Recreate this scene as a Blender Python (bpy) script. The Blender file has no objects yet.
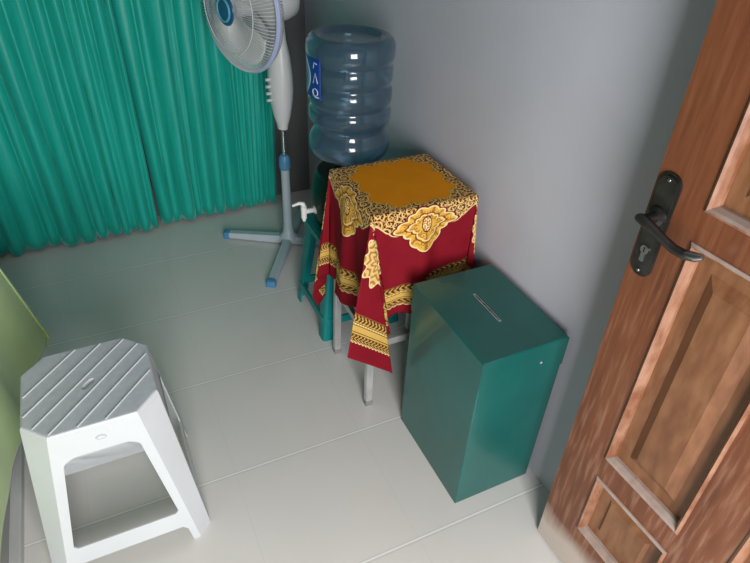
import bpy, bmesh, math, random
import numpy as np
from mathutils import Vector, Matrix
random.seed(7)
PI = math.pi
SC = bpy.context.scene
COL = SC.collection

# ------------------------------------------------------------------ node helpers
class E:
    """small expression wrapper that turns python arithmetic into math nodes"""
    nt = None
    def __init__(s, v): s.v = v
    @staticmethod
    def m(op, *a):
        n = E.nt.nodes.new('ShaderNodeMath'); n.operation = op
        for i, x in enumerate(a):
            x = x.v if isinstance(x, E) else x
            if isinstance(x, (int, float)): n.inputs[i].default_value = x
            else: E.nt.links.new(x, n.inputs[i])
        return E(n.outputs[0])
    def __add__(s, o): return E.m('ADD', s, o)
    __radd__ = __add__
    def __sub__(s, o): return E.m('SUBTRACT', s, o)
    def __rsub__(s, o): return E.m('SUBTRACT', o, s)
    def __mul__(s, o): return E.m('MULTIPLY', s, o)
    __rmul__ = __mul__
    def __truediv__(s, o): return E.m('DIVIDE', s, o)
    def __pow__(s, o): return E.m('POWER', s, o)
def eabs(a): return E.m('ABSOLUTE', a)
def emax(a, b): return E.m('MAXIMUM', a, b)
def emin(a, b): return E.m('MINIMUM', a, b)
def esin(a): return E.m('SINE', a)
def ecos(a): return E.m('COSINE', a)
def eatan2(a, b): return E.m('ARCTAN2', a, b)
def esqrt(a): return E.m('SQRT', a)
def efract(a): return E.m('FRACT', a)
def step(a, w=.0012):
    """soft 0..1 step: 1 where a > 0"""
    n = E.nt.nodes.new('ShaderNodeMath'); n.operation = 'MULTIPLY_ADD'; n.use_clamp = True
    E.nt.links.new(a.v, n.inputs[0]); n.inputs[1].default_value = 1 / w; n.inputs[2].default_value = .5
    return E(n.outputs[0])
def between(a, lo, hi, w=.0012): return step(a - lo, w) * step(hi - a, w)
def emix(f, a, b):
    n = E.nt.nodes.new('ShaderNodeMix'); n.data_type = 'RGBA'
    for k, x in ((0, f), (6, a), (7, b)):
        x = x.v if isinstance(x, E) else x
        if isinstance(x, tuple): n.inputs[k].default_value = (*x, 1)
        elif isinstance(x, (int, float)): n.inputs[k].default_value = x
        else: E.nt.links.new(x, n.inputs[k])
    return E(n.outputs[2])
def material(name, color=(.5, .5, .5), rough=.5, metal=0, spec=.5, trans=0, ior=1.45, coat=0, sheen=0):
    m = bpy.data.materials.new(name); m.use_nodes = True
    b = m.node_tree.nodes['Principled BSDF']
    b.inputs['Base Color'].default_value = (*color, 1)
    b.inputs['Roughness'].default_value = rough
    b.inputs['Metallic'].default_value = metal
    b.inputs['Specular IOR Level'].default_value = spec
    b.inputs['Transmission Weight'].default_value = trans
    b.inputs['IOR'].default_value = ior
    b.inputs['Coat Weight'].default_value = coat
    b.inputs['Sheen Weight'].default_value = sheen
    E.nt = m.node_tree
    return m, m.node_tree, b
def tex(kind, scale=5, coord='Object', mscale=None, detail=4, **kw):
    nt = E.nt
    tc = nt.nodes.new('ShaderNodeTexCoord'); out = tc.outputs[coord]
    if mscale:
        mp = nt.nodes.new('ShaderNodeMapping'); mp.inputs['Scale'].default_value = mscale
        nt.links.new(out, mp.inputs[0]); out = mp.outputs[0]
    n = nt.nodes.new(kind); nt.links.new(out, n.inputs['Vector'])
    if 'Scale' in n.inputs: n.inputs['Scale'].default_value = scale
    if 'Detail' in n.inputs: n.inputs['Detail'].default_value = detail
    return n
def ramp(fac, stops):
    r = E.nt.nodes.new('ShaderNodeValToRGB'); cr = r.color_ramp
    while len(cr.elements) < len(stops): cr.elements.new(.5)
    for e, (p, c) in zip(cr.elements, stops): e.position = p; e.color = (*c, 1)
    E.nt.links.new(fac.v if isinstance(fac, E) else fac, r.inputs[0])
    return r.outputs[0]
def put(sock, x): E.nt.links.new(x.v if isinstance(x, E) else x, sock)
def bump(bsdf, h, strength=.2, dist=.005):
    n = E.nt.nodes.new('ShaderNodeBump'); n.inputs['Strength'].default_value = strength; n.inputs['Distance'].default_value = dist
    put(n.inputs['Height'], h); E.nt.links.new(n.outputs[0], bsdf.inputs['Normal'])
def noisy(name, c1, c2, scale=6, rough=.5, lo=.35, hi=.65, mscale=None, bumps=0, **kw):
    m, nt, b = material(name, c1, rough, **kw)
    n = tex('ShaderNodeTexNoise', scale, mscale=mscale)
    put(b.inputs['Base Color'], ramp(n.outputs[0], [(lo, c1), (hi, c2)]))
    if bumps: bump(b, n.outputs[0], bumps)
    return m

# ------------------------------------------------------------------ mesh helpers
def build(name, bm, mat, parent=None, smooth=False, angle=None, loc=None):
    bmesh.ops.recalc_face_normals(bm, faces=bm.faces[:])
    me = bpy.data.meshes.new(name); bm.to_mesh(me); bm.free()
    o = bpy.data.objects.new(name, me); COL.objects.link(o)
    if mat:
        for q in (mat if isinstance(mat, list) else [mat]): me.materials.append(q)
    if smooth:
        me.polygons.foreach_set('use_smooth', [True] * len(me.polygons))
        if angle: me.set_sharp_from_angle(angle=math.radians(angle))
    if parent: o.parent = parent
    if loc: o.location = loc
    return o
def root(name, label, cat, loc=(0, 0, 0), rz=0, group=None):
    o = bpy.data.objects.new(name, None); COL.objects.link(o); o.empty_display_size = .05
    o.location = loc; o.rotation_euler = (0, 0, rz); o['label'] = label; o['category'] = cat
    if group: o['group'] = group
    return o
def tag(o, label, cat, group=None):
    o['label'] = label; o['category'] = cat
    if group: o['group'] = group
    return o
def struct(o): o['kind'] = 'structure'; return o
def box(bm, x0, x1, y0, y1, z0, z1, bev=0, seg=2, M=None):
    n0 = len(bm.verts)
    vs = [bm.verts.new((x, y, z)) for z in (z0, z1) for y in (y0, y1) for x in (x0, x1)]
    fs = [bm.faces.new([vs[i] for i in f]) for f in ((0, 2, 3, 1), (4, 5, 7, 6), (0, 1, 5, 4), (1, 3, 7, 5), (3, 2, 6, 7), (2, 0, 4, 6))]
    if M:
        for v in vs: v.co = M @ v.co
    if bev:
        es = list({e for f in fs for e in f.edges})
        bmesh.ops.bevel(bm, geom=es, offset=bev, segments=seg, affect='EDGES', profile=.5)
    return fs
def prism(bm, pts, M, depth):
    """closed 2d outline extruded along the frame's z"""
    a = [bm.verts.new(M @ Vector((x, y, 0))) for x, y in pts]
    b = [bm.verts.new(M @ Vector((x, y, depth))) for x, y in pts]
    bm.faces.new(a); bm.faces.new(b[::-1])
    n = len(pts)
    for i in range(n): bm.faces.new((a[i], a[(i + 1) % n], b[(i + 1) % n], b[i]))
def tube(bm, pts, r, seg=10, cap=True, closed=False):
    pts = [Vector(p) for p in pts]; n = len(pts); rings = []; prev = None
    for i, p in enumerate(pts):
        if closed: t = pts[(i + 1) % n] - pts[i - 1]
        else: t = pts[min(i + 1, n - 1)] - pts[max(i - 1, 0)]
        t.normalize()
        if prev is None:
            u = t.cross(Vector((0, 0, 1)))
            if u.length < .1: u = t.cross(Vector((1, 0, 0)))
        else: u = prev - t * prev.dot(t)
        u.normalize(); prev = u; w = t.cross(u)
        rr = r[i] if isinstance(r, (list, tuple)) else r
        rings.append([bm.verts.new(p + rr * (math.cos(2 * PI * k / seg) * u + math.sin(2 * PI * k / seg) * w)) for k in range(seg)])
    m = n if closed else n - 1
    for i in range(m):
        A, B = rings[i], rings[(i + 1) % n]
        for k in range(seg): bm.faces.new((A[k], A[(k + 1) % seg], B[(k + 1) % seg], B[k]))
    if cap and not closed: bm.faces.new(rings[0][::-1]); bm.faces.new(rings[-1])
def lathe(bm, prof, seg=48, M=Matrix(), sx=1, sy=1):
    rings = []
    for r, z in prof:
        if r < 1e-5: rings.append([bm.verts.new(M @ Vector((0, 0, z)))])
        else: rings.append([bm.verts.new(M @ Vector((r * sx * math.cos(2 * PI * k / seg), r * sy * math.sin(2 * PI * k / seg), z))) for k in range(seg)])
    for A, B in zip(rings, rings[1:]):
        for k in range(seg):
            q = [A[k % len(A)], A[(k + 1) % len(A)], B[(k + 1) % len(B)], B[k % len(B)]]
            q = list(dict.fromkeys(q))
            if len(q) > 2: bm.faces.new(q)
    for R_ in (rings[0], rings[-1]):
        if len(R_) > 2: bm.faces.new(R_)
def grid(bm, P, closed_u=False):
    V = [[bm.verts.new(p) for p in row] for row in P]
    for a, b in zip(V, V[1:]):
        n = len(a)
        for i in range(n if closed_u else n - 1): bm.faces.new((a[i], a[(i + 1) % n], b[(i + 1) % n], b[i]))
    return V
def rounded(w, h, r, n=6):
    p = []
    for cx, cy, a in ((w / 2 - r, h / 2 - r, 0), (-w / 2 + r, h / 2 - r, PI / 2), (-w / 2 + r, -h / 2 + r, PI), (w / 2 - r, -h / 2 + r, 1.5 * PI)):
        for k in range(n + 1): p.append((cx + r * math.cos(a + PI / 2 * k / n), cy + r * math.sin(a + PI / 2 * k / n)))
    return p
def frame(o, ex, ey, ez):
    return Matrix(((ex[0], ey[0], ez[0], o[0]), (ex[1], ey[1], ez[1], o[1]), (ex[2], ey[2], ez[2], o[2]), (0, 0, 0, 1)))
def NB(): return bmesh.new()

# ------------------------------------------------------------------ camera
R = ((0.9042188390885647, -0.4251352564335859, 0.040599319877031505),
     (0.22331173130381002, 0.5517017963914062, 0.8035900687045543),
     (-0.36403318763462117, -0.7175549746156349, 0.5937968480085863))
cd = bpy.data.cameras.new('camera'); cam = bpy.data.objects.new('camera', cd); COL.objects.link(cam)
cd.sensor_width = 36; cd.lens = 36 * 588.85 / 750; cd.clip_start = .02
cam.matrix_world = Matrix(((R[0][0], R[1][0], R[2][0], 0), (R[0][1], R[1][1], R[2][1], 0), (R[0][2], R[1][2], R[2][2], 1.509), (0, 0, 0, 1)))
SC.camera = cam

# ------------------------------------------------------------------ room
WX, BY, FY, LX, CZ = .955, 2.72, -.15, -2.6, 2.95
DOOR_X0, DOOR_X1, DOOR_H = -.50, .90, 2.12

wall_m, nt, b = material('grey_wall_paint', (.47, .49, .53), .55)
n1 = tex('ShaderNodeTexNoise', 2.2); n2 = tex('ShaderNodeTexNoise', 90)
put(b.inputs['Base Color'], ramp(n1.outputs[0], [(.3, (.47, .475, .53)), (.7, (.53, .535, .59))]))
bump(b, n2.outputs[0], .12, .002)
ceil_m = noisy('ceiling_paint', (.55, .55, .55), (.6, .6, .6), 3, .8)

floor_m, nt, b = material('floor_tiles', (.6, .6, .6), .22)
tc = nt.nodes.new('ShaderNodeTexCoord'); sp = nt.nodes.new('ShaderNodeSeparateXYZ'); nt.links.new(tc.outputs['Object'], sp.inputs[0])
X, Y = E(sp.outputs[0]), E(sp.outputs[1])
gy = eabs(efract((Y - 2.313) / .4 + 100.5) - .5) * .4
gx = eabs(efract((X - .535) / .4 + 100.5) - .5) * .4
joint = step(.0022 - gy, .0012)
dirt = step(.0035 - eabs(gy - .003), .004) * .25
faint = step(.0006 - gx, .0008) * .28
n1 = tex('ShaderNodeTexNoise', 1.6); n2 = tex('ShaderNodeTexNoise', 60); n3 = tex('ShaderNodeTexNoise', 7)
base = E(ramp(n1.outputs[0], [(.3, (.66, .632, .61)), (.7, (.72, .692, .67))]))
base = emix(dirt, base, (.36, .34, .32))
base = emix(faint, base, (.42, .40, .38))
base = emix(joint, base, (.85, .835, .82))
put(b.inputs['Base Color'], base)
put(b.inputs['Roughness'], E(n3.outputs[0]) * .10 + .11 + joint * .4)
bump(b, (E(n2.outputs[0]) * .05 - joint * .6), .15, .002)

def slab(name, mat, *a):
    bm = NB(); box(bm, *a); return struct(build(name, bm, mat))
slab('floor', floor_m, LX - .1, WX + .1, FY - .1, BY + .1, -.1, 0)
slab('ceiling', ceil_m, LX - .1, WX + .1, FY - .1, BY + .1, CZ, CZ + .1)
slab('wall_right', wall_m, WX, WX + .1, FY - .1, BY + .1, 0, CZ)
backw_m = noisy('shade_toned_back_wall', (.12, .12, .12), (.15, .15, .15), 3, .6)  # darkness of the corner beside the fan, shade put into the wall colour
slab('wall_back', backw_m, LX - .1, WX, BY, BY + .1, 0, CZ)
slab('wall_left', wall_m, LX - .1, LX, FY - .1, BY, 0, CZ)
bm = NB()
box(bm, LX, DOOR_X0, FY - .1, FY, 0, CZ); box(bm, DOOR_X1, WX, FY - .1, FY, 0, CZ); box(bm, DOOR_X0, DOOR_X1, FY - .1, FY, DOOR_H, CZ)
struct(build('wall_front', bm, wall_m))
ground_m = noisy('outside_paving', (.42, .42, .40), (.5, .5, .48), 5, .8)
slab('ground', ground_m, -5, 5, -7, FY - .1, -.2, -.1)

# ------------------------------------------------------------------ door
wood_m, nt, b = material('varnished_wood', (.3, .12, .05), .42)
n1 = tex('ShaderNodeTexNoise', 3, mscale=(9, 9, .9), detail=8); n2 = tex('ShaderNodeTexNoise', 40, mscale=(2.5, 2.5, .22), detail=8); n3 = tex('ShaderNodeTexNoise', 4.5, detail=6)
sp = nt.nodes.new('ShaderNodeSeparateXYZ'); tc = nt.nodes.new('ShaderNodeTexCoord'); nt.links.new(tc.outputs['Object'], sp.inputs[0]); Z = E(sp.outputs[2])
grain = E(n1.outputs[0]) * .55 + E(n2.outputs[0]) * .45
c = E(ramp(grain, [(.28, (.085, .026, .012)), (.48, (.16, .054, .023)), (.72, (.25, .098, .045))]))
worn = step(E(n2.outputs[0]) - .58, .16) * step(.75 - Z + E(n3.outputs[0]) * .6 - .3, .6) * .35
blot = step(E(n3.outputs[0]) - .52, .25); c = emix(blot * .35, c, (.20, .058, .022)); c = emix(worn, c, (.40, .24, .16))
bare = step(.105 - Z + (E(n3.outputs[0]) - .5) * .2, .08) * .9
c = emix(bare, c, (.55, .48, .42))
put(b.inputs['Base Color'], c); put(b.inputs['Roughness'], E(n2.outputs[0]) * .3 + .28)
bump(b, grain, .25, .003)
panel_m, nt, b = material('panel_wood', (.3, .14, .06), .45)
n1 = tex('ShaderNodeTexNoise', 3, mscale=(7, 7, .8), detail=8); n2 = tex('ShaderNodeTexNoise', 30, mscale=(2, 2, .6), detail=6)
grain = E(n1.outputs[0]) * .5 + E(n2.outputs[0]) * .5
put(b.inputs['Base Color'], ramp(grain, [(.28, (.12, .045, .02)), (.5, (.20, .085, .037)), (.72, (.29, .14, .068))]))
put(b.inputs['Roughness'], E(n2.outputs[0]) * .3 + .3); bump(b, grain, .25, .003)
mould_m = noisy('worn_moulding', (.20, .075, .034), (.36, .19, .12), 40, .5, mscale=(1, 1, .4))
nt = mould_m.node_tree; E.nt = nt; b = nt.nodes['Principled BSDF']; old = b.inputs['Base Color'].links[0].from_socket   # dust lies on the ledges
ge = nt.nodes.new('ShaderNodeNewGeometry'); sp = nt.nodes.new('ShaderNodeSeparateXYZ'); nt.links.new(ge.outputs['Normal'], sp.inputs[0])
dn = tex('ShaderNodeTexNoise', 30); put(b.inputs['Base Color'], emix(step(E(sp.outputs[2]) - .25, .3) * (E(dn.outputs[0]) * .7 + .2), old, (.42, .38, .35)))

# door local frame: origin at the foot of its free edge; local -y runs to the hinge, room face at x = 0
DW, DT, DH = .70, .038, 2.08
door = struct(root('door_1', 'brown panelled wooden door standing open along the grey wall', 'door', (.845, .598, .008)))
cols = [(-.305, -.104), (-.598, -.397)]               # panel columns in local y
rows = [(.172, .372, 'flat'), (.437, .995, 'field'), (1.052, 1.50, 'field'), (1.56, 1.98, 'field')]
bm = NB()
def fb(y0, y1, z0, z1): box(bm, 0, DT, y0, y1, z0, z1)
fb(-.104, 0, 0, DH); fb(-DW, -.598, 0, DH); fb(-.397, -.305, 0, DH)
zs = [0] + [z for r_ in rows for z in r_[:2]] + [DH]
for y0, y1 in cols:
    for z0, z1 in zip(zs[0::2], zs[1::2]): fb(y0, y1, z0, z1)
fr = build('door_frame', bm, wood_m, door)
for y0, y1 in cols:
    for z0, z1, kind in rows:
        bm = NB()                                      # recessed sheet with a raised, bevelled field
        d, e = .016, .042
        P = [[(d, y0, z0), (d, y1, z0), (d, y1, z1), (d, y0, z1)],
             [(d, y0 + e, z0 + e), (d, y1 - e, z0 + e), (d, y1 - e, z1 - e), (d, y0 + e, z1 - e)],
             [(.004, y0 + e + .022, z0 + e + .022), (.004, y1 - e - .022, z0 + e + .022), (.004, y1 - e - .022, z1 - e - .022), (.004, y0 + e + .022, z1 - e - .022)]]
        if kind == 'flat': P[2] = [(.010, y0 + e + .008, z0 + e + .008), (.010, y1 - e - .008, z0 + e + .008), (.010, y1 - e - .008, z1 - e - .008), (.010, y0 + e + .008, z1 - e - .008)]
        V = grid(bm, P, True); bm.faces.new(V[-1])
        back = [bm.verts.new((DT - .012, p[1], p[2])) for p in P[0]]
        for i in range(4): bm.faces.new((V[0][i], V[0][(i + 1) % 4], back[(i + 1) % 4], back[i]))
        bm.faces.new(back)
        pn = build('door_panel', bm, panel_m, door)
        bm = NB(); w = .014                            # moulding ring mitred around the panel
        prof = [(0, .016), (0, -.003), (.35, -.006), (.65, -.002), (1, .008), (1, .016)]
        rings = []
        for t, x in prof:
            q = w * t; rings.append([(x, y0 + q, z0 + q), (x, y1 - q, z0 + q), (x, y1 - q, z1 - q), (x, y0 + q, z1 - q)])
        grid(bm, rings, True)
        mo = build('moulding', bm, mould_m, pn)
bronze_m = noisy('dark_bronze', (.045, .042, .04), (.09, .085, .08), 30, .35, metal=.8)
steel_m = noisy('worn_steel', (.35, .35, .36), (.55, .55, .56), 25, .3, metal=1)
pc = Vector((0, -.010 - .014, .985))                   # plate centre in the door frame
M = frame((0, -.030, .984), (0, -1, 0), (0, 0, 1), (-1, 0, 0))
bm = NB(); o2 = rounded(.046, .204, .021, 8)
prism(bm, o2, M, .004); prism(bm, [(x * .84, y * .95) for x, y in o2], M, .007)
plate = build('handle_plate', bm, bronze_m, door)
plate['label'] = 'dark bronze lock plate with rounded ends'
bm = NB()
for z in (.090, -.090):
    lathe(bm, [(0, .0098), (.003, .0095), (.0042, .007)], 12, M @ Matrix.Translation((0, z, 0)))
build('screw', bm, steel_m, plate, True)
bm = NB()
kp = [(.0085 * math.cos(a), .0085 * math.sin(a)) for a in np.linspace(-1.05, PI + 1.05, 20)] + [(-.0045, -.024), (.0045, -.024)]
prism(bm, kp, M @ Matrix.Translation((0, -.046, .006)), .004)
kh = build('lock_cylinder', bm, steel_m, plate)
bm = NB(); prism(bm, [(-.0012, -.005), (.0012, -.005), (.0012, .005), (-.0012, .005)], M @ Matrix.Translation((0, -.046, .0095)), .0012)
black_m = material('black_slot', (.01, .01, .01), .6)[0]
build('keyhole', bm, black_m, kh)
bm = NB()
lathe(bm, [(.019, .006), (.018, .012), (.011, .016), (.009, .033), (.0095, .042), (0, .045)], 24, M @ Matrix.Translation((0, .022, 0)))
pts = [(.002, .022, .036), (-.006, .0225, .040), (.008, .0215, .0415), (.028, .018, .042), (.050, .011, .041), (.072, .005, .039), (.092, .005, .037), (.109, .010, .035), (.119, .015, .033)]
rs = [.006, .0095, .0095, .0085, .0078, .0082, .0088, .0082, .0055]
tube(bm, [M @ Vector(p) for p in pts], rs, 14)
lever = build('lever_handle', bm, bronze_m, door, True, 45)
bm = NB(); tube(bm, [M @ Vector(p) for p in ((.094, .0058, .0372), (.110, .0108, .0352), (.1205, .0158, .0332))], [.0082, .0080, .005], 14)
build('lever_tip', bm, steel_m, lever, True, 45)
door.rotation_euler = (math.radians(-1.05), 0, 0)

# ------------------------------------------------------------------ curtains
teal_m, nt, b = material('teal_satin', (.0, .30, .24), .42, sheen=.3)
n1 = tex('ShaderNodeTexNoise', 9, mscale=(6, 6, .5)); n2 = tex('ShaderNodeTexNoise', 420)
put(b.inputs['Base Color'], ramp(n1.outputs[0], [(.3, (.005, .37, .295)), (.7, (.015, .46, .37))]))
b.inputs['Sheen Tint'].default_value = (.3, .9, .8, 1); b.inputs['Sheen Roughness'].default_value = .4
bump(b, n2.outputs[0], .1, .001)
def curtain(label, xa0, xb0, xa1, xb1, folds, seed, yc):
    """x range at the hem (xa0..xb0) and at the top (xa1..xb1); folds = widths of the pleats"""
    rnd = random.Random(seed)
    edges = [0]
    for w in folds: edges.append(edges[-1] + w)
    tot = edges[-1]; edges = [e / tot for e in edges]
    nx, nz = 330, 44
    amp = [rnd.uniform(.6, 1.2) for _ in folds]; skew = [rnd.uniform(.35, .65) for _ in folds]
    ph = [rnd.uniform(0, 6.28) for _ in folds]; hemv = [rnd.uniform(-.006, .006) for _ in folds]
    P = []
    for j in range(nz + 1):
        v = j / nz; z = .012 + 2.33 * v; row = []
        for i in range(nx + 1):
            u = i / nx
            k = max(q for q in range(len(folds)) if edges[q] <= u + 1e-9)
            uw = u + .006 * math.sin(7 * u + 2.3 * z) * min(1, u * 8) * min(1, (1 - u) * 8)
            k = max(q for q in range(len(folds)) if edges[q] <= max(uw, 0) + 1e-9)
            t = (uw - edges[k]) / (edges[k + 1] - edges[k])
            sk = skew[k]; t2 = .5 * t / sk if t < sk else .5 + .5 * (t - sk) / (1 - sk)
            depth = min(.042, folds[k] * .42) * amp[k] * (1 - .15 * v)
            bulge = math.sin(PI * min(max(t2, 0), 1)) ** .8
            y = -depth * bulge + .006 * math.sin(ph[k] + 5 * z) * bulge
            y += .0022 * math.sin(2 * PI * t + ph[k] + 1.5 * z) * math.sin(PI * min(max(t, 0), 1))
            x = (xa0 + (xb0 - xa0) * u) * (1 - v) + (xa1 + (xb1 - xa1) * u) * v
            zz = z + (hemv[k] * (1 - v) ** 6 if j < 12 else 0)
            row.append((x + .004 * math.sin(ph[k] + 3 * z), yc + y, zz))
        P.append(row)
    bm = NB(); grid(bm, P)
    o = build('curtain', bm, teal_m, None, True)
    s = o.modifiers.new('thickness', 'SOLIDIFY'); s.thickness = .0015
    return tag(o, label, 'curtain')
curtain('teal satin curtain on the left, its hem running behind the green tablecloth', -1.05, .150, -1.08, .135,
        [.13, .12, .10, .13, .12, .11, .12, .10, .13, .07, .12, .11, .08, .09, .06, .05, .09, .035], 3, 2.612)
curtain('teal satin curtain hanging behind the standing fan', .166, .742, .128, .83,
        [.09, .055, .10, .045, .09, .07, .11, .035, .04, .035, .03, .04, .035, .045], 11, 2.645)
bm = NB(); tube(bm, [(-1.3, 2.63, 2.37), (WX - .002, 2.63, 2.37)], .012, 12)
tag(build('curtain_rod', bm, steel_m, None, True), 'thin metal rod above the teal curtains', 'curtain rod')

# ------------------------------------------------------------------ standing fan
white_m = noisy('white_plastic', (.60, .61, .62), (.66, .67, .68), 4, .35)
pale_m = noisy('pale_blue_grey_plastic', (.42, .51, .56), (.48, .56, .61), 8, .4)
blue_m = noisy('blue_plastic', (.07, .24, .45), (.09, .28, .50), 8, .4)
lilac_m = noisy('lilac_blue_plastic', (.36, .42, .62), (.42, .48, .68), 8, .4)
chrome_m = noisy('chrome_tube', (.6, .6, .6), (.7, .7, .7), 8, .2, metal=1)
FX, FYY = .682, 2.255
fan = root('standing_fan', 'white standing fan with pale blue cross foot before the teal curtain', 'fan', (FX, FYY, 0))
for k, (az, L) in enumerate(((149, .31), (239, .36), (329, .235), (57, .30))):
    a = math.radians(az); M = Matrix.Rotation(a, 4, 'Z')
    bm = NB(); S_ = []
    for t in np.linspace(0, 1, 8):
        x = .01 + (L - .035) * t; h = .042 - .012 * t; w = .021 - .002 * t
        S_.append([M @ Vector((x, w * cy, z0)) for cy, z0 in ((-1, .006), (-1, h * .7), (-.7, h), (.7, h), (1, h * .7), (1, .006))])
    V = grid(bm, S_, True); bm.faces.new(V[0]); bm.faces.new(V[-1])
    leg = build('foot_leg', bm, pale_m, fan)
    bm = NB(); S_ = []
    for x, s in ((L - .030, 1.04), (L - .012, 1.06), (L - .004, .95), (L, .7)):
        S_.append([M @ Vector((x, .0195 * s * cy, max(0, .015 + (z0 - .015) * s))) for cy, z0 in ((-1, 0), (-1, .022), (-.7, .031), (.7, .031), (1, .022), (1, 0))])
    V = grid(bm, S_, True); bm.faces.new(V[0]); bm.faces.new(V[-1])
    build('foot_cap', bm, blue_m, leg)['label'] = 'blue end cap'
bm = NB(); lathe(bm, [(.045, .03), (.04, .045), (.026, .06), (.020, .10), (.0185, .38), (.0185, .40)], 28)
build('lower_pole', bm, pale_m, fan, True, 40)
bm = NB(); lathe(bm, [(.019, .375), (.024, .38), (.025, .40), (.024, .425), (.017, .44), (.008, .443)], 28)
build('height_collar', bm, blue_m, fan, True, 40)['label'] = 'blue collar'
bm = NB(); lathe(bm, [(.0085, .43), (.0085, .60)], 16)
build('upper_pole', bm, chrome_m, fan, True, 40)
bm = NB(); Mh = Matrix.Rotation(math.radians(20), 4, 'Z')
lathe(bm, [(.015, .555), (.023, .558), (.027, .58), (.039, .615), (.050, .67), (.056, .72), (.055, .78), (.047, .85), (.034, .91), (.030, .96), (.028, 1.0), (.02, 1.02)], 32, Mh, .82, 1.0)
hous = build('control_housing', bm, white_m, fan, True, 40)
for z in (.685, .712, .739, .766):
    bm = NB(); a = math.radians(192); p = Vector((.043 * math.cos(a), .043 * math.sin(a), z)); q = p + Vector((math.cos(a), math.sin(a), 0)) * .020
    tube(bm, [p, q], .006, 10); build('button', bm, white_m, hous, True, 40)
# head: axis turned towards the room
az = math.radians(200); ax = Vector((math.cos(az), math.sin(az), 0)); sx = Vector((-math.sin(az), math.cos(az), 0))
C0 = Vector((.535 - FX, 2.185 - FYY, 1.042))
MH = frame(C0, sx, Vector((0, 0, 1)), ax)
if MH.to_3x3().determinant() < 0: MH = frame(C0, -sx, Vector((0, 0, 1)), ax)
bm = NB(); lathe(bm, [(0, -.235), (.035, -.232), (.055, -.215), (.064, -.18), (.066, -.12), (.06, -.075), (.05, -.065), (0, -.065)], 36, MH)
build('motor_housing', bm, white_m, fan, True, 40)
RG = .213
bm = NB(); tube(bm, [MH @ Vector((RG * math.cos(t), RG * math.sin(t), 0)) for t in np.linspace(0, 2 * PI, 73)[:-1]], .0065, 10, closed=True)
for w in (-.007, .007): tube(bm, [MH @ Vector(((RG - .001) * math.cos(t), (RG - .001) * math.sin(t), w)) for t in np.linspace(0, 2 * PI, 73)[:-1]], .004, 8, closed=True)
build('guard_ring', bm, lilac_m, fan, True)['label'] = 'lilac blue guard ring'
def dome(r, sgn):   # guard profile depth
    return sgn * (.062 * math.sqrt(max(0, 1 - (r / (RG + .002)) ** 3.2)) + .002)
for nm, sgn in (('front_guard', 1), ('rear_guard', -1)):
    bm = NB(); n = 108
    for k in range(n):
        t = 2 * PI * k / n; pr = []
        for r in (.046, .09, .13, .165, .19, .205, .212):
            tt = t + sgn * .35 * (r - .046)
            pr.append(MH @ Vector((r * math.cos(tt), r * math.sin(tt), dome(r, sgn))))
        tube(bm, pr, .0013, 4, cap=False)
    for r, w in ((.145, .0018), (.048, .002)):
        tube(bm, [MH @ Vector((r * math.cos(t), r * math.sin(t), dome(r, sgn) + sgn * .001)) for t in np.linspace(0, 2 * PI, 49)[:-1]], w, 6, closed=True)
    build(nm, bm, white_m, fan, True)
bm = NB(); lathe(bm, [(0, .073), (.030, .073), (.034, .071), (.050, .068), (.053, .062), (.050, .056), (0, .056)], 40, MH)
hub = build('guard_badge', bm, noisy('dark_blue_badge', (.012, .10, .20), (.02, .13, .25), 10, .35), fan, True, 30)
hub['label'] = 'dark blue round centre badge'
bm = NB(); tube(bm, [MH @ Vector((.036 * math.cos(t), .036 * math.sin(t), .0725)) for t in np.linspace(0, 2 * PI, 41)[:-1]], .0045, 8, closed=True)
build('badge_ring', bm, noisy('mid_blue_ring', (.10, .34, .48), (.13, .38, .52), 10, .35), hub, True)
blade_m = noisy('white_blade', (.60, .62, .62), (.66, .68, .68), 4, .35)
bm = NB(); lathe(bm, [(0, .035), (.022, .033), (.030, .02), (.032, -.03), (0, -.03)], 30, MH)
spin = build('blade_hub', bm, white_m, fan, True, 40)
for k in range(3):
    bm = NB(); P = []; th0 = 2 * PI * k / 3 + .45
    for i in range(12):
        r = .025 + .165 * i / 11; row = []
        wid = .42 + .70 * math.sin(PI * min(1, (i + 1.5) / 11) * .62)
        for j in range(9):
            s = j / 8 - .5; th = th0 + s * 2 * wid * (1 - .1 * i / 11) + .25 * i / 11
            rr = r * (1 - .05 * (2 * s) ** 2 * (i / 11))
            row.append(MH @ Vector((rr * math.cos(th), rr * math.sin(th), -.004 + s * .050)))
        P.append(row)
    grid(bm, P); o = build('fan_blade', bm, blade_m, fan, True)
    s = o.modifiers.new('thickness', 'SOLIDIFY'); s.thickness = .002

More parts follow.
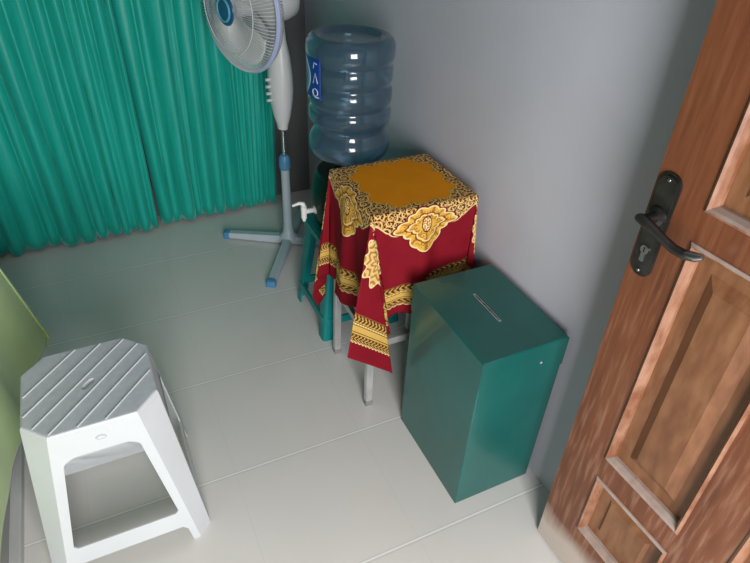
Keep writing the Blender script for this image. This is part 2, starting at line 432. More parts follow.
# ------------------------------------------------------------------ water crock on a teal stand
tealp_m = noisy('teal_plastic', (.0, .19, .19), (.004, .24, .235), 6, .4)
SX, SY = .742, 1.700
stand = root('plastic_stand', 'teal plastic stand carrying the dark green crock', 'stand', (SX, SY, 0))
bm = NB()
prism(bm, [(x, y) for x, y in rounded(.27, .26, .05, 6)], Matrix.Translation((0, 0, .398)), .018)
prism(bm, [(x, y) for x, y in rounded(.282, .272, .05, 6)], Matrix.Translation((0, 0, .385)), .022)
build('stand_top', bm, tealp_m, stand)
HX0, HY0, HX1, HY1 = .125, .118, .162, .152            # half extents at the top and at the feet
for sx_ in (-1, 1):
    for sy_ in (-1, 1):
        bm = NB(); S_ = []
        for t in np.linspace(0, 1, 6):
            z = .392 * (1 - t); hx, hy = HX0 + (HX1 - HX0) * t, HY0 + (HY1 - HY0) * t; w = .060 - .016 * t; th = .006
            pts = [(hx, hy), (hx - w, hy), (hx - w, hy - th), (hx - th - .006, hy - th), (hx - th, hy - th - .006), (hx - th, hy - w), (hx, hy - w)]
            pts[0:1] = [(hx, hy - .012), (hx - .004, hy - .004), (hx - .012, hy)]
            S_.append([(sx_ * x, sy_ * y, z) for x, y in pts])
        V = grid(bm, S_, True); bm.faces.new(V[0]); bm.faces.new(V[-1])
        build('leg', bm, tealp_m, stand)
for (sx_, sy_) in ((-1, 0), (1, 0), (0, -1), (0, 1)):
    bm = NB(); t = 1 - .085 / .392; hx, hy = HX0 + (HX1 - HX0) * t - .004, HY0 + (HY1 - HY0) * t - .004
    if sx_: box(bm, sx_ * hx - .006, sx_ * hx + .006, -hy + .01, hy - .01, .068, .100, .003)
    else: box(bm, -hx + .01, hx - .01, sy_ * hy - .006, sy_ * hy + .006, .068, .100, .003)
    build('stretcher', bm, tealp_m, stand)
BX, BYY = .742, 1.702
crock = root('water_crock', 'dark green glazed water crock with white tap under the bottle', 'water dispenser', (BX, BYY, .416))
bm = NB(); lathe(bm, [(0, 0), (.105, 0), (.112, .004), (.124, .03), (.129, .08), (.127, .14), (.118, .175), (.110, .185), (.112, .192), (.108, .20), (.05, .202), (.045, .19), (0, .19)], 56)
glaze_m, nt, b = material('dark_green_glaze', (.004, .035, .022), .3, spec=.3)
n1 = tex('ShaderNodeTexNoise', 14); put(b.inputs['Base Color'], ramp(n1.outputs[0], [(.35, (.003, .018, .011)), (.7, (.007, .045, .028))]))
build('crock_body', bm, glaze_m, crock, True, 50)
tapm = noisy('white_tap_plastic', (.72, .71, .69), (.78, .77, .75), 8, .35)
bm = NB(); tube(bm, [(-.122, 0, .066), (-.130, 0, .066), (-.131, 0, .066), (-.172, 0, .066)], [.015, .015, .009, .009], 16)
tube(bm, [(-.168, 0, .088), (-.168, 0, .04)], [.011, .0095], 16); tube(bm, [(-.168, 0, .042), (-.168, 0, .030)], [.006, .006], 12)
tap = build('tap', bm, tapm, crock, True, 45); tap['label'] = 'white plastic tap'
bm = NB(); tube(bm, [(-.168, 0, .088), (-.170, 0, .097), (-.182, .004, .100), (-.205, .012, .090)], [.008, .008, .006, .0045], 12)
build('tap_lever', bm, tapm, tap, True, 45)

bottle = root('water_bottle', 'blue ribbed gallon water bottle upside down on the dark crock', 'bottle', (BX, BYY, .60))
prof = [(0, .02), (.022, .02), (.026, .022), (.027, .05), (.045, .058), (.085, .068), (.115, .085), (.131, .106), (.137, .128), (.137, .150),
        (.1335, .165), (.126, .178), (.121, .192), (.121, .208), (.126, .218), (.134, .226), (.136, .238), (.136, .258), (.134, .268), (.1285, .276), (.1285, .284),
        (.134, .292), (.1365, .304), (.1365, .332), (.134, .344), (.1285, .352), (.1285, .360), (.134, .368), (.1365, .380), (.1365, .408), (.135, .418), (.131, .425),
        (.131, .432), (.137, .440), (.140, .452), (.141, .475), (.139, .492), (.132, .506), (.121, .514), (.110, .516), (.098, .512), (.088, .503), (.080, .498), (.04, .496), (0, .496)]
ZB = (1.058 - .60) / .516
prof = [(r * .975, z * ZB) for r, z in prof]
bm = NB(); lathe(bm, prof, 72)
bot_m, nt, b = material('blue_polycarbonate', (.13, .24, .34), .2, trans=.80, ior=1.25, coat=1)
b.inputs['Coat Roughness'].default_value = .04
b.inputs['Specular IOR Level'].default_value = .6
build('bottle_body', bm, bot_m, bottle, True, 60)
# paper label on the left flank
lab_m = material('blue_label', (.008, .045, .26), .35)[0]; lab_w = material('pale_label_print', (.55, .66, .75), .4)[0]; lab_c = material('pale_blue_label_edge', (.10, .36, .45), .4)[0]
def label_patch(a0, a1, z0, z1, rr, mat, name, parent, edge=None):
    bm = NB(); P = []
    for j in range(9):
        z = z0 + (z1 - z0) * j / 8; row = []
        for i in range(13):
            a = a0 + (a1 - a0) * i / 12
            if edge: a = edge(i / 12, j / 8)
            row.append((rr * math.cos(a), rr * math.sin(a), z))
        P.append(row)
    grid(bm, P); o = build(name, bm, mat, parent, True)
    s = o.modifiers.new('thickness', 'SOLIDIFY'); s.thickness = .0006; s.offset = 1
    return o
d2 = math.radians
lb = label_patch(d2(160), d2(206), .285, .405, .1362, lab_m, 'label', bottle); lb['label'] = 'blue paper label'
label_patch(0, 0, .289, .401, .1370, lab_c, 'label_arc', lb, lambda u, v: d2(161 + 14 * math.sin(PI * v) + 9 * u))
label_patch(0, 0, .291, .399, .1374, lab_w, 'label_edge_line', lb, lambda u, v: d2(170 + 14 * math.sin(PI * v) + 2.2 * u))
bm = NB()   # ring shaped letter and strokes printed on the label
def lpt(deg, z, rr=.1374): return Vector((rr * math.cos(d2(deg)), rr * math.sin(d2(deg)), z))
tube(bm, [lpt(196 + 5 * math.cos(t), .306 + .011 * math.sin(t)) for t in np.linspace(0, 2 * PI, 25)[:-1]], .0016, 6, closed=True)
tube(bm, [lpt(190, .294), lpt(196, .291), lpt(203, .293)], .0014, 6)
tube(bm, [lpt(192, .332), lpt(197, .364), lpt(201, .334)], .0014, 6)
tube(bm, [lpt(193, .376), lpt(195, .394), lpt(200, .390)], .0014, 6)
build('label_print', bm, lab_w, lb, True)

# ------------------------------------------------------------------ small table and its batik cloth
TX0, TX1, TY0, TY1, TH = .597, .917, 1.205, 1.497, .730
TCX, TCY = (TX0 + TX1) / 2, (TY0 + TY1) / 2; TA, TB = (TX1 - TX0) / 2, (TY1 - TY0) / 2
table = root('side_table', 'small square table with metal legs under the batik cloth', 'table', (TCX, TCY, 0))
top_m = noisy('table_board', (.35, .22, .12), (.42, .28, .16), 12, .5, mscale=(1, 6, 1))
leg_m = noisy('silver_metal', (.55, .55, .55), (.68, .68, .68), 14, .35, metal=.6)
bm = NB(); box(bm, -TA + .006, TA - .006, -TB + .006, TB - .006, TH - .026, TH, .004); build('tabletop', bm, top_m, table)
for sx_ in (-1, 1):
    for sy_ in (-1, 1):
        x, y = sx_ * (TA - .016), sy_ * (TB - .016)
        bm = NB(); gx0, gy0 = sx_ * .005, (-.013 if sy_ < 0 else .0)     # the feet stand a little outside the top
        fs_ = box(bm, x - .011, x + .011, y - .011, y + .011, .012, TH - .026)
        for v in bm.verts:
            k = 1 - v.co.z / (TH - .026); v.co.x += gx0 * k; v.co.y += gy0 * k
        bmesh.ops.bevel(bm, geom=bm.edges[:], offset=.002, segments=2, affect='EDGES')
        lg = build('leg', bm, leg_m, table)
        x += gx0; y += gy0; bm = NB(); box(bm, x - .0125, x + .0125, y - .0125, y + .0125, 0, .022, .003); build('leg_foot', bm, noisy('grey_rubber', (.2, .2, .2), (.26, .26, .26), 20, .7), lg)
for sx_ in (-1, 1):
    bm = NB(); x = sx_ * (TA - .014); box(bm, x - .008, x + .008, -TB + .018, TB - .026, .27, .295, .002); build('stretcher', bm, leg_m, table)
for sy_ in (-1, 1):
    bm = NB(); y = sy_ * (TB - .016) - (.008 if sy_ < 0 else 0); box(bm, -TA + .026, TA - .026, y - .008, y + .008, .245, .27, .002); build('stretcher', bm, leg_m, table)

# --- the batik pattern, drawn in the cloth's own flat coordinates
batik_m, nt, b = material('red_gold_batik', (.2, .01, .015), .75, spec=.12)
uvn = nt.nodes.new('ShaderNodeUVMap'); uvn.uv_map = 'flat'
sp = nt.nodes.new('ShaderNodeSeparateXYZ'); nt.links.new(uvn.outputs[0], sp.inputs[0])
S, T = E(sp.outputs[0]), E(sp.outputs[1])                # metres from the middle of the cloth
A, Bb = eabs(S), eabs(T); m_ = emax(A, Bb); w_ = emin(A, Bb)
def curls(scale, turns, off):
    """spiral tendrils: one curl in every cell"""
    mp = nt.nodes.new('ShaderNodeMapping'); mp.inputs['Location'].default_value = (off, off * .7, 0); nt.links.new(uvn.outputs[0], mp.inputs[0])
    v = nt.nodes.new('ShaderNodeTexVoronoi'); v.voronoi_dimensions = '2D'; v.inputs['Scale'].default_value = scale; v.inputs['Randomness'].default_value = .75
    nt.links.new(mp.outputs[0], v.inputs['Vector'])
    d = nt.nodes.new('ShaderNodeVectorMath'); d.operation = 'SUBTRACT'; nt.links.new(mp.outputs[0], d.inputs[0]); nt.links.new(v.outputs['Position'], d.inputs[1])
    q = nt.nodes.new('ShaderNodeSeparateXYZ'); nt.links.new(d.outputs[0], q.inputs[0])
    return esin(E(v.outputs['Distance']) * turns + eatan2(E(q.outputs[1]), E(q.outputs[0])))
c1 = curls(30, 15, 0); c2 = curls(62, 11, 3.1)
gold, gold2, cream, maroon, red, orange = (.72, .39, .055), (.48, .22, .03), (.82, .64, .30), (.075, .008, .010), (.20, .006, .014), (.42, .13, .008)
uvn_noise = tex('ShaderNodeTexNoise', 14, 'UV')
fade = E(uvn_noise.outputs[0])
col = emix(fade, (.17, .004, .011), (.25, .010, .020))
# orange middle with a lobed outline
rc = (A ** 5 + Bb ** 5) ** .2; ang = eatan2(T, S)
Rr = .117 + .016 * eabs(ecos(ang * 6 + .0)) - .006 * step(ecos(ang * 4 + PI) - .70, .2)
inner = step(Rr - rc)
# filigree between the middle and a wavy line on the hanging sides
lim = .16 + .042 + .018 * ecos(w_ * 58) + .055 * step(.085 - w_, .06)
fil = step(lim - m_, .003) * (1 - inner)
ground = emix(fil, col, (.10, .010, .010))
tend = emax(step(c1 - .50, .45), step(c2 - .58, .45) * .85)
fcol = emix(tend, ground, emix(fade, gold, cream))
col = emix(fil, col, fcol)
# rim of that zone
col = emix(between(m_ - lim, -.0045, -.0005) * (1 - inner), col, cream)
# palmette in the middle of each side
px_, py_ = w_, m_ - .215; pr = esqrt(px_ * px_ * .42 + py_ * py_); pa = eatan2(px_ * .65, py_)
Rm = .046 + .036 * (emax(ecos(pa), 0.0) ** 9) + .018 * (eabs(esin(pa)) ** 14) + .008 * (emax(ecos(pa) * -1, 0.0) ** 4) + .007 * eabs(ecos(pa * 6.5)) + .004 * ecos(pa * 2)
med = step(Rm - pr)
vein = emax(step(eabs(esin(pa * 6.5)) * -1 + .30, .3) * step(pr - .020, .006), step(c2 - .55, .4) * step(pr - .018, .004) * step(Rm - .012 - pr, .004))
mcol = emix(vein * .85, emix(fade, gold, (.70, .42, .08)), (.30, .10, .015))
mcol = emix(between(pr - Rm * .68, -.0035, 0), mcol, (.20, .04, .012)); mcol = emix(between(pr - Rm * .60, -.004, 0), mcol, cream)
mcol = emix(between(pr - Rm, -.0045, 0), mcol, cream)
core = step(.019 - esqrt(px_ * px_ * 1.7 + (py_ + .004) * (py_ + .004) * .5))
mcol = emix(core, mcol, emix(step(c2 - .1, .5), cream, (.45, .12, .03)))
mcol = emix(between(esqrt(px_ * px_ * 1.7 + (py_ + .004) * (py_ + .004) * .5), .017, .0205), mcol, maroon)
halo = between(pr - Rm, 0, .004)
col = emix(halo, col, (.16, .006, .012)); col = emix(med, col, mcol)
# palmette on each diagonal
d1 = (A + Bb) * .7071 - .360; d2_ = eabs(A - Bb) * .7071
qr = esqrt(d1 * d1 * .55 + d2_ * d2_ * .45); qa = eatan2(d2_, d1)
Rq = .050 + .007 * ecos(qa * 9) + .006 * ecos(qa * 2)
pal = step(Rq - qr)
pcol = emix(step(esin(qr * 420 + ecos(qa * 9) * 2) - .2, .6) * .8, emix(fade, (.66, .40, .09), cream), (.34, .12, .02))
pcol = emix(between(qr - Rq, -.004, 0), pcol, cream)
col = emix(pal, col, pcol)
# border band
fr_ = .494 + .0045 * eabs(ecos(w_ * 195))
band = between(m_, .416, 1.0) * step(fr_ - m_)
bcol = emix(fade, (.56, .31, .055), (.70, .48, .14))
scr = step(esin(w_ * 390 + 3 * esin(m_ * 420)) * esin(m_ * 500) + .12, .3)
bcol = emix((between(m_, .418, .438) + between(m_, .474, .500)) * scr, bcol, (.07, .012, .006))
for z0 in (.4165, .440, .4465, .4655, .472):
    bcol = emix(between(m_, z0, z0 + .0022), bcol, (.08, .02, .008))
bcol = emix(between(m_, .442, .4462) * step(esin(w_ * 520), .5), bcol, cream)
bcol = emix(between(fr_ - m_, 0, .003), bcol, cream)
col = emix(band, col, bcol)
ocol = emix(fade, (.74, .24, .005), (.88, .33, .009))
col = emix(inner, col, ocol)
col = emix(between(rc - Rr, .002, .0055), col, gold)
put(b.inputs['Base Color'], col)
wv = tex('ShaderNodeTexNoise', 900, 'UV'); bump(b, wv.outputs[0], .08, .001)

def drape(name, cx, cy, a, b_, L0, L1, L2, L3, z0, paths, mat, n=9, wave=None, rho=.008, lift=None):
    """A cloth laid over a rectangular top: flat on it, hanging at the sides, with the surplus at each corner folded
    into a cone.  a, b_ half sizes of the top; L* how far it hangs on -x, +x, -y, +y; paths[(sx, sy)] = the swing
    (degrees) of the rays that leave the corner, going from the x side to the y side."""
    def spaced(h, d0, d1, mid, sd):
        s = [-h - d0 + d0 * k / sd for k in range(sd)]
        s += [-h - .0125 * q for q in (.8, .55, .3)][0:0]
        s += [-h + 2 * h * k / mid for k in range(mid + 1)]
        s += [h + d1 * (k + 1) / sd for k in range(sd)]
        fine = [h + e for e in (.002, .005, .008, .011)]
        return sorted(set([round(v, 6) for v in s + fine + [-f for f in fine]]))
    us = spaced(a, L0, L1, max(20, int(a / .012)), 46); vs = spaced(b_, L2, L3, max(20, int(b_ / .012)), 46)
    def hang(d):                     # outward, downward for a length d past the edge
        q = rho * PI / 2
        if d < q: return rho * math.sin(d / rho), rho * (1 - math.cos(d / rho))
        return rho, rho + d - q
    def swing(path, f):
        seg = [math.dist(p, q) for p, q in zip(path, path[1:])]; tot = sum(seg); t = f * tot
        k = 0
        while k < len(seg) - 1 and t > seg[k]: t -= seg[k]; k += 1
        t = t / seg[k]
        return tuple(path[k][i] + (path[k + 1][i] - path[k][i]) * t for i in (0, 1))
    def smooth_swing(path, f):
        w = .022; acc = [0, 0]; ws = 0
        for k in range(-3, 4):
            g = min(max(f + k * w / 3, 0), 1); q = math.exp(-(k / 2) ** 2); p = swing(path, g)
            acc[0] += p[0] * q; acc[1] += p[1] * q; ws += q
        e = min(1, f / .03, (1 - f) / .03); p = swing(path, f)
        return tuple(e * acc[i] / ws + (1 - e) * p[i] for i in (0, 1))
    P = []; UV = []
    for v in vs:
        row = []
        for u in us:
            sx_, sy_ = (1 if u > 0 else -1), (1 if v > 0 else -1)
            du, dv = max(abs(u) - a, 0), max(abs(v) - b_, 0)
            x = cx + max(-a, min(a, u)); y = cy + max(-b_, min(b_, v)); z = z0
            if du > 0 and dv > 0:
                r = math.hypot(du, dv); th = math.atan2(dv, du); f = th / (PI / 2)
                o, h = hang(r)
                px, py = smooth_swing(paths[(sx_, sy_)], f)
                px, py = math.radians(px), math.radians(py); nn = math.hypot(px, py); k = math.sin(nn) / nn if nn > 1e-6 else 1
                rem = max(0, r - rho)
                x += sx_ * o * math.cos(th) + rem * px * k; y += sy_ * o * math.sin(th) + rem * py * k
                sag = 1 - lift(sx_ * a, sy_) * f if lift else 1
                z -= (min(h, rho) + rem * math.cos(nn) if r > rho * PI / 2 else h) * sag
            elif du > 0:
                o, h = hang(du); wv_ = wave('x', sx_, v, du) if wave else 0
                x += sx_ * (o + wv_); z -= h
            elif dv > 0:
                o, h = hang(dv); wv_ = wave('y', sy_, u, dv) if wave else 0
                y += sy_ * (o + wv_); z -= h * (1 - lift(u, sy_)) if lift else h
            row.append((x, y, z)); UV.append((u, v))
        P.append(row)
    bm = NB(); V = grid(bm, P); lay = bm.loops.layers.uv.new('flat'); bm.verts.index_update()
    for f in bm.faces:
        for l in f.loops: l[lay].uv = UV[l.vert.index]
    o = build(name, bm, mat, None, True)
    s = o.modifiers.new('thickness', 'SOLIDIFY'); s.thickness = .0012; s.offset = -1
    return o
LL = .545 - .16
def wave_red(axis, sgn, along, d):
    e = max(0, 1 - (abs(along) / .16) ** 2)
    return e * d * (.05 * math.sin(along * 38 + (1 if axis == 'x' else 2.2)) + .035 + .02 * math.sin(along * 80 + d * 9))
cloth = drape('tablecloth', TCX, TCY, TA, TB, LL, LL - .02, LL, LL - .02, TH + .0015, {
    (-1, -1): [(0, 0), (-15, -13), (7, -7.5), (-5, -6), (9, -4.5), (-3, -2.5), (0, 0)],
    (-1, 1): [(0, 0), (-7, .5), (-1, 1), (-7.5, 2), (-1, 2.3), (-7, 3), (-1, 2.6), (-5, 2.4), (0, 0)],
    (1, -1): [(0, 0), (.8, -5), (-.5, -1), (.8, -6), (-.6, -2), (.2, -6), (-3, -3), (0, 0)],
    (1, 1): [(0, 0), (.8, 2), (-6, 2), (.5, 3), (-6, 3), (0, 0)]}, batik_m, wave=wave_red, lift=lambda u, sg: .24 * min(1, max(0, (u / TA + 1) / 2)) if sg < 0 else 0)
tag(cloth, 'red and gold batik cloth with orange centre draped over the small table', 'tablecloth')

# ------------------------------------------------------------------ green metal box
gm, nt, b = material('green_gloss_paint', (.01, .12, .10), .28, coat=.25)
n1 = tex('ShaderNodeTexNoise', 5); n2 = tex('ShaderNodeTexNoise', 70, detail=8)
put(b.inputs['Base Color'], ramp(n1.outputs[0], [(.3, (.007, .090, .080)), (.7, (.012, .120, .107))]))
put(b.inputs['Roughness'], E(n1.outputs[0]) * .2 + .22); bump(b, n2.outputs[0], .06, .001)
G0, G1, H0, H1, GH, LID = .679, .934, .763, 1.105, .556, .092
bx = root('ballot_box', 'dark green painted box with a slot in its lid by the wall', 'box', ((G0 + G1) / 2, (H0 + H1) / 2, 0))
gx_, gy_ = (G1 - G0) / 2, (H1 - H0) / 2
bm = NB(); box(bm, -gx_ + .001, gx_ - .001, -gy_ + .001, gy_ - .001, 0, GH - .02, .003, 2); build('box_body', bm, gm, bx)
bm = NB()   # lid: skirt with a top sheet cut by the slot
sl = (.807 - (G0 + G1) / 2, .940 - (H0 + H1) / 2, .0022, .058)   # slot centre and half sizes
zt, zb, e = GH, GH - LID, .003
xs = [-gx_ + e, sl[0] - sl[2], sl[0] + sl[2], gx_ - e]; ys = [-gy_ + e, sl[1] - sl[3], sl[1] + sl[3], gy_ - e]
V = [[bm.verts.new((x, y, zt)) for x in xs] for y in ys]
for j in range(3):
    for i in range(3):
        if (i, j) != (1, 1): bm.faces.new((V[j][i], V[j][i + 1], V[j + 1][i + 1], V[j + 1][i]))
hole = [V[1][1], V[1][2], V[2][2], V[2][1]]; hb = [bm.verts.new(v.co - Vector((0, 0, .015))) for v in hole]
for i in range(4): bm.faces.new((hole[i], hole[(i + 1) % 4], hb[(i + 1) % 4], hb[i]))
ring = V[0] + [V[1][3], V[2][3]] + V[3][::-1] + [V[2][0], V[1][0]]
def outer(v, z, g): return bm.verts.new((max(-gx_, min(gx_, v.co.x * 1.2 if abs(abs(v.co.x) - gx_ + e) < 1e-5 else v.co.x)) * g, max(-gy_, min(gy_, v.co.y * 1.2 if abs(abs(v.co.y) - gy_ + e) < 1e-5 else v.co.y)) * g, z))
r1 = [outer(v, zt - e, 1) for v in ring]; r2 = [outer(v, zb, 1) for v in ring]; r3 = [outer(v, zb, .985) for v in ring]
for Aa, Bq in ((ring, r1), (r1, r2), (r2, r3)):
    n = len(Aa)
    for i in range(n): bm.faces.new((Aa[i], Aa[(i + 1) % n], Bq[(i + 1) % n], Bq[i]))
lid = build('lid', bm, gm, bx)
bare_m = noisy('bare_scratched_metal', (.35, .36, .34), (.62, .62, .58), 60, .4)
bm = NB(); x, y, hx, hy = sl
for x0, x1, y0, y1 in ((x - hx - .0016, x - hx, y - hy - .001, y + hy + .001), (x + hx, x + hx + .0010, y - hy, y + hy), (x - hx - .001, x + hx + .001, y + hy, y + hy + .003), (x - hx - .001, x + hx + .001, y - hy - .003, y - hy)):
    box(bm, x0, x1, y0, y1, zt - .004, zt + .0006)
so = build('slot_rim', bm, bare_m, lid); so['label'] = 'bare scratched rim of the slot'
bm = NB(); lathe(bm, [(.0035, 0), (.0032, .0018), (.0015, .003), (0, .0032)], 12, frame((gx_ * .42, -gy_, GH - .06), (1, 0, 0), (0, 0, 1), (0, -1, 0)))
build('rivet', bm, bare_m, lid, True)

# ------------------------------------------------------------------ white plastic stool
st_m = noisy('white_stool_plastic', (.56, .585, .61), (.60, .625, .65), 5, .38)
seat_m = noisy('grey_textured_seat_plastic', (.51, .54, .585), (.56, .59, .635), 60, .45, bumps=.1)
SZ = .462
stool = root('plastic_stool', 'white moulded plastic stool with diagonal ridges beside the green cloth', 'stool', (-.160, 1.156, 0))
hx0, hy0, hx1, hy1 = .146, .139, .193, .199            # half extents under the seat and at the floor
def ext(z): t = 1 - z / (SZ - .012); return hx0 + (hx1 - hx0) * t, hy0 + (hy1 - hy0) * t
def face_pt(side, u, z, inset=0):
    """point on one of the four sloping sides; u runs along it (-1..1 scaled by metres at that height)"""
    hx, hy = ext(z)
    return {'f': (u, -hy + inset, z), 'b': (-u, hy - inset, z), 'r': (hx - inset, u, z), 'l': (-hx + inset, -u, z)}[side]
bm = NB()   # seat: octagonal, with rounded rim, grip hole and underside
ch = .052
def octa(hx, hy, c): return [(hx - c, -hy), (hx, -hy + c), (hx, hy - c), (hx - c, hy), (-hx + c, hy), (-hx, hy - c), (-hx, -hy + c), (-hx + c, -hy)]
ringz = [(1.0, SZ - .030), (1.0, SZ - .012), (.992, SZ - .005), (.975, SZ - .001), (.955, SZ)]
rg = [[bm.verts.new((x * s, y * s, z)) for x, y in octa(hx0, hy0, ch)] for s, z in ringz]
for Aa, Bq in zip(rg, rg[1:]):
    for i in range(8): bm.faces.new((Aa[i], Aa[(i + 1) % 8], Bq[(i + 1) % 8], Bq[i]))
# grip hole, long side along the ridges' cross direction
ha = math.radians(48); hc = (0, -.004)
hp = []
for k in range(16):
    t = 2 * PI * k / 16; x, y = .020 * math.copysign(abs(math.cos(t)) ** .7, math.cos(t)), .0085 * math.sin(t)
    hp.append((hc[0] + x * math.cos(ha) - y * math.sin(ha), hc[1] + x * math.sin(ha) + y * math.cos(ha)))
ht = [bm.verts.new((x, y, SZ)) for x, y in hp]; hbm = [bm.verts.new((x, y, SZ - .010)) for x, y in hp]
for i in range(16): bm.faces.new((ht[i], ht[(i + 1) % 16], hbm[(i + 1) % 16], hbm[i]))
es = [bm.edges.get((ht[i], ht[(i + 1) % 16])) for i in range(16)] + [bm.edges.get((rg[-1][i], rg[-1][(i + 1) % 8])) for i in range(8)]
bmesh.ops.triangle_fill(bm, use_beauty=True, edges=es)
for f in list(bm.faces):
    c_ = f.calc_center_median()
    if abs(c_.z - SZ) < 1e-6 and (c_.x - hc[0]) ** 2 + (c_.y - hc[1]) ** 2 < .006 ** 2: bm.faces.remove(f)
seat = build('seat', bm, [st_m, seat_m], stool); seat['label'] = 'light grey textured seat'
for p_ in seat.data.polygons:
    if p_.center.z > SZ - .0005 and p_.normal.z > .9: p_.material_index = 1
s = seat.modifiers.new('thickness', 'SOLIDIFY'); s.thickness = .003; s.offset = -1
da = math.radians(47); dx, dy = math.cos(da), math.sin(da)
def clip_line(off):
    """ends of a ridge inside the octagon"""
    o = octa(hx0 * .955, hy0 * .955, ch * .955); px, py = -dy * off, dx * off; ts = []
    for (x0, y0), (x1, y1) in zip(o, o[1:] + o[:1]):
        ex, ey = x1 - x0, y1 - y0; den = dx * ey - dy * ex
        if abs(den) < 1e-9: continue
        t = ((x0 - px) * ey - (y0 - py) * ex) / den; q = ((x0 - px) * dy - (y0 - py) * dx) / den
        if 0 <= q <= 1: ts.append(t)
    return (px, py), min(ts), max(ts)
for off in (-.109, -.066, -.024, .019, .062, .105):
    (px, py), t0, t1 = clip_line(off)
    bm = NB(); M = frame((px, py, SZ - .001), (dx, dy, 0), (-dy, dx, 0), (0, 0, 1)) 
    box(bm, t0 + .002, t1 - .002, -.0019, .0019, 0, .0036, .0012, 2, M)
    build('ridge', bm, st_m, seat)
for sx_ in (-1, 1):
    for sy_ in (-1, 1):
        bm = NB(); S_ = []
        for z in np.linspace(SZ - .012, 0, 10):
            hx, hy = ext(z); t = 1 - z / SZ; c_ = ch * (1 - .38 * t); w = c_ + .026 - .008 * t; th = .0045
            pts = [(hx, hy - w), (hx, hy - c_), (hx - c_, hy), (hx - w, hy), (hx - w, hy - th), (hx - c_ - th * .4, hy - th), (hx - th, hy - c_ - th * .4), (hx - th, hy - w)]
            S_.append([(sx_ * x, sy_ * y, z) for x, y in pts])
        V = grid(bm, S_, True); bm.faces.new(V[0]); bm.faces.new(V[-1])
        build('leg', bm, st_m, stool)
def side_span(side, z):
    hx, hy = ext(z); t = 1 - z / SZ; c_ = ch * (1 - .38 * t); w = c_ + .026 - .008 * t
    return (hx if side in 'fb' else hy) - w
for side in 'fbrl':
    bm = NB(); outl = []                                # apron with rounded inner corners
    zt_, za = SZ - .012, .388; rr = .042
    outl.append((-side_span(side, zt_) - .004, zt_)); outl.append((side_span(side, zt_) + .004, zt_))
    hb_ = side_span(side, za - rr) + .004
    outl.append((hb_, za - rr))
    for k in range(7):
        a_ = PI / 2 * k / 6; outl.append((hb_ - rr + rr * math.cos(a_), za - rr + rr * math.sin(a_)))
    for k in range(7):
        a_ = PI / 2 + PI / 2 * k / 6; outl.append((-hb_ + rr + rr * math.cos(a_), za - rr + rr * math.sin(a_)))
    outl.append((-hb_, za - rr))
    outl = list(dict.fromkeys([(round(u, 6), round(z, 6)) for u, z in outl]))
    A_ = [bm.verts.new(face_pt(side, u, z, .0002)) for u, z in outl]; B_ = [bm.verts.new(face_pt(side, u, z, .004)) for u, z in outl]
    bm.faces.new(A_); bm.faces.new(B_[::-1]); n = len(outl)
    for i in range(n): bm.faces.new((A_[i], A_[(i + 1) % n], B_[(i + 1) % n], B_[i]))
    ap = build('apron', bm, st_m, stool)
    if side == 'f':
        bm = NB(); tube(bm, [face_pt('f', .008 + .011 * math.cos(t), .423 + .006 * math.sin(t), -.0002) for t in np.linspace(0, 2 * PI, 21)[:-1]], .0011, 6, closed=True)
        tube(bm, [face_pt('f', -.003, .4235, -.0002), face_pt('f', .008, .427, -.0002), face_pt('f', .019, .4235, -.0002)], .0009, 6)
        build('moulded_emblem', bm, noisy('grey_emblem', (.5, .52, .54), (.55, .57, .58), 20, .4), ap, True)
    bm = NB(); z0, z1 = .058, .112
    sp0, sp1 = side_span(side, z0) + .004, side_span(side, z1) + .004; f_ = .014
    outl = [(-sp0, z0 - f_), (-sp0 + f_, z0), (sp0 - f_, z0), (sp0, z0 - f_), (sp1, z1 + f_), (sp1 - f_, z1), (-sp1 + f_, z1), (-sp1, z1 + f_)]
    A_ = [bm.verts.new(face_pt(side, u, z, .0002)) for u, z in outl]; B_ = [bm.verts.new(face_pt(side, u, z, .004)) for u, z in outl]
    bm.faces.new(A_); bm.faces.new(B_[::-1]); n = len(outl)
    for i in range(n): bm.faces.new((A_[i], A_[(i + 1) % n], B_[(i + 1) % n], B_[i]))
    build('stretcher', bm, st_m, stool)

# ------------------------------------------------------------------ desk at the left under a green cloth
grey_wood = noisy('grey_board', (.30, .30, .29), (.37, .37, .36), 9, .5, mscale=(1, .5, 4))
strip_m = noisy('pale_edge_strip', (.50, .50, .49), (.56, .56, .55), 9, .45)
K0, K1, L0, L1, KH = -1.10, -.45, .35, 1.82, .735
desk = root('desk', 'grey board desk at the left under the light green cloth', 'desk', (0, 0, 0))
bm = NB(); box(bm, K0, K1, L0, L1, KH - .03, KH, .003); build('desk_top', bm, grey_wood, desk)
bm = NB(); box(bm, K1 - .02, K1, L0 + .02, L1 - .02, .03, KH - .03); build('side_panel', bm, grey_wood, desk)
bm = NB(); box(bm, K0, K0 + .02, L0 + .02, L1 - .02, 0, KH - .03); build('side_panel', bm, grey_wood, desk)
bm = NB(); box(bm, K0 + .02, K1 - .02, L1 - .04, L1 - .02, .03, KH - .03); build('end_panel', bm, grey_wood, desk)
bm = NB(); box(bm, K1 - .024, K1 + .027, L0 + .02, L1 - .02, 0, .03, .003); o = build('base_strip', bm, strip_m, desk); o['label'] = 'pale strip along the foot of the desk'
gcl_m, nt, b = material('light_green_cloth', (.26, .42, .10), .65, sheen=.2)
n1 = tex('ShaderNodeTexNoise', 3.2); n2 = tex('ShaderNodeTexNoise', 500)
put(b.inputs['Base Color'], ramp(n1.outputs[0], [(.35, (.40, .55, .24)), (.65, (.50, .64, .31))])); bump(b, n2.outputs[0], .08, .001)
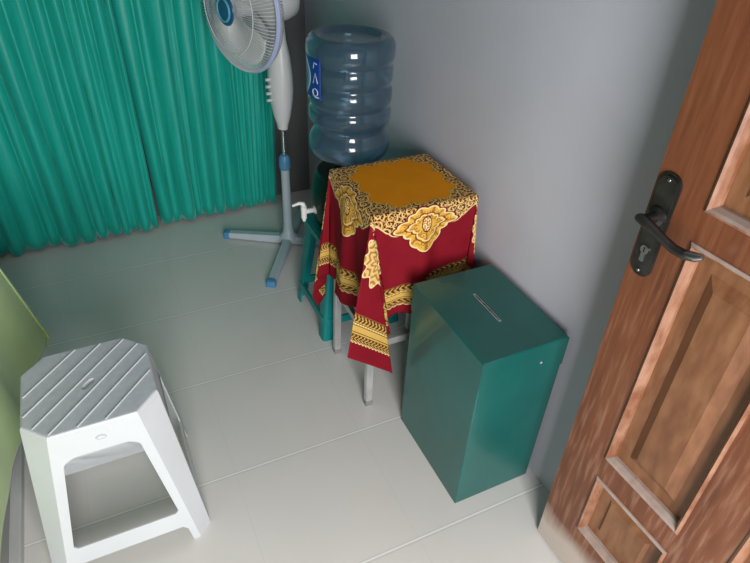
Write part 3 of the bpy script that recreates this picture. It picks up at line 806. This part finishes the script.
def wave_green(axis, sgn, along, d):
    if axis == 'y': return d * .03
    y = along + (L0 + L1) / 2
    k = [(.2, .02), (.9, .0), (1.1, .012), (1.2, .035), (1.3, .045), (1.4, .10), (1.5, .075), (1.6, .09), (1.7, .17), (1.76, .195), (1.82, .19)] if sgn > 0 else [(.2, .02), (1.82, .02)]
    return d * float(np.mean([np.interp(y + q, [p[0] for p in k], [p[1] for p in k]) for q in (-.045, -.03, -.015, 0, .015, .03, .045)]))
gcl = drape('tablecloth', (K0 + K1) / 2, (L0 + L1) / 2, (K1 - K0) / 2, (L1 - L0) / 2, .40, .61, .30, .33, KH + .0015, {
    (1, 1): [(10.8, 0), (12, -1), (12, -3), (9, 0), (3, 8), (0, 4), (0, 1.7)],
    (1, -1): [(0, 0), (10, -3), (2, -6), (0, 0)], (-1, 1): [(0, 0), (-10, 3), (-2, 6), (0, 0)], (-1, -1): [(0, 0), (-10, -3), (-2, -6), (0, 0)]}, gcl_m, wave=wave_green, rho=.010)
tag(gcl, 'light green cloth hanging over the desk at the left edge', 'tablecloth')

# ------------------------------------------------------------------ light: overcast daylight through the doorway
w = bpy.data.worlds.new('daylight'); SC.world = w; w.use_nodes = True
bg = w.node_tree.nodes['Background']; bg.inputs[0].default_value = (1.0, .99, .98, 1); bg.inputs[1].default_value = .22
ld = bpy.data.lights.new('doorway_portal', 'AREA'); ld.shape = 'RECTANGLE'; ld.size = DOOR_X1 - DOOR_X0; ld.size_y = DOOR_H
ld.cycles.is_portal = True
lo = bpy.data.objects.new('doorway_portal', ld); COL.objects.link(lo)
lo.matrix_world = frame(((DOOR_X0 + DOOR_X1) / 2, FY - .05, DOOR_H / 2), (1, 0, 0), (0, 0, 1), (0, -1, 0))
sd = bpy.data.lights.new('daylight_outside', 'AREA'); sd.shape = 'RECTANGLE'; sd.size = .7; sd.size_y = 1.1; sd.energy = 49; sd.color = (1.0, .99, .985)
so_ = bpy.data.objects.new('daylight_outside', sd); COL.objects.link(so_)
pos = Vector((.02, -.80, 1.08)); dirv = (Vector((.30, 1.5, .75)) - pos).normalized()
so_.location = pos; so_.rotation_euler = dirv.to_track_quat('-Z', 'Y').to_euler()
SC.view_settings.view_transform = 'Standard'; SC.view_settings.look = 'None'; SC.view_settings.gamma = 1
SC.view_settings.use_curve_mapping = False; SC.view_settings.exposure = 0.1
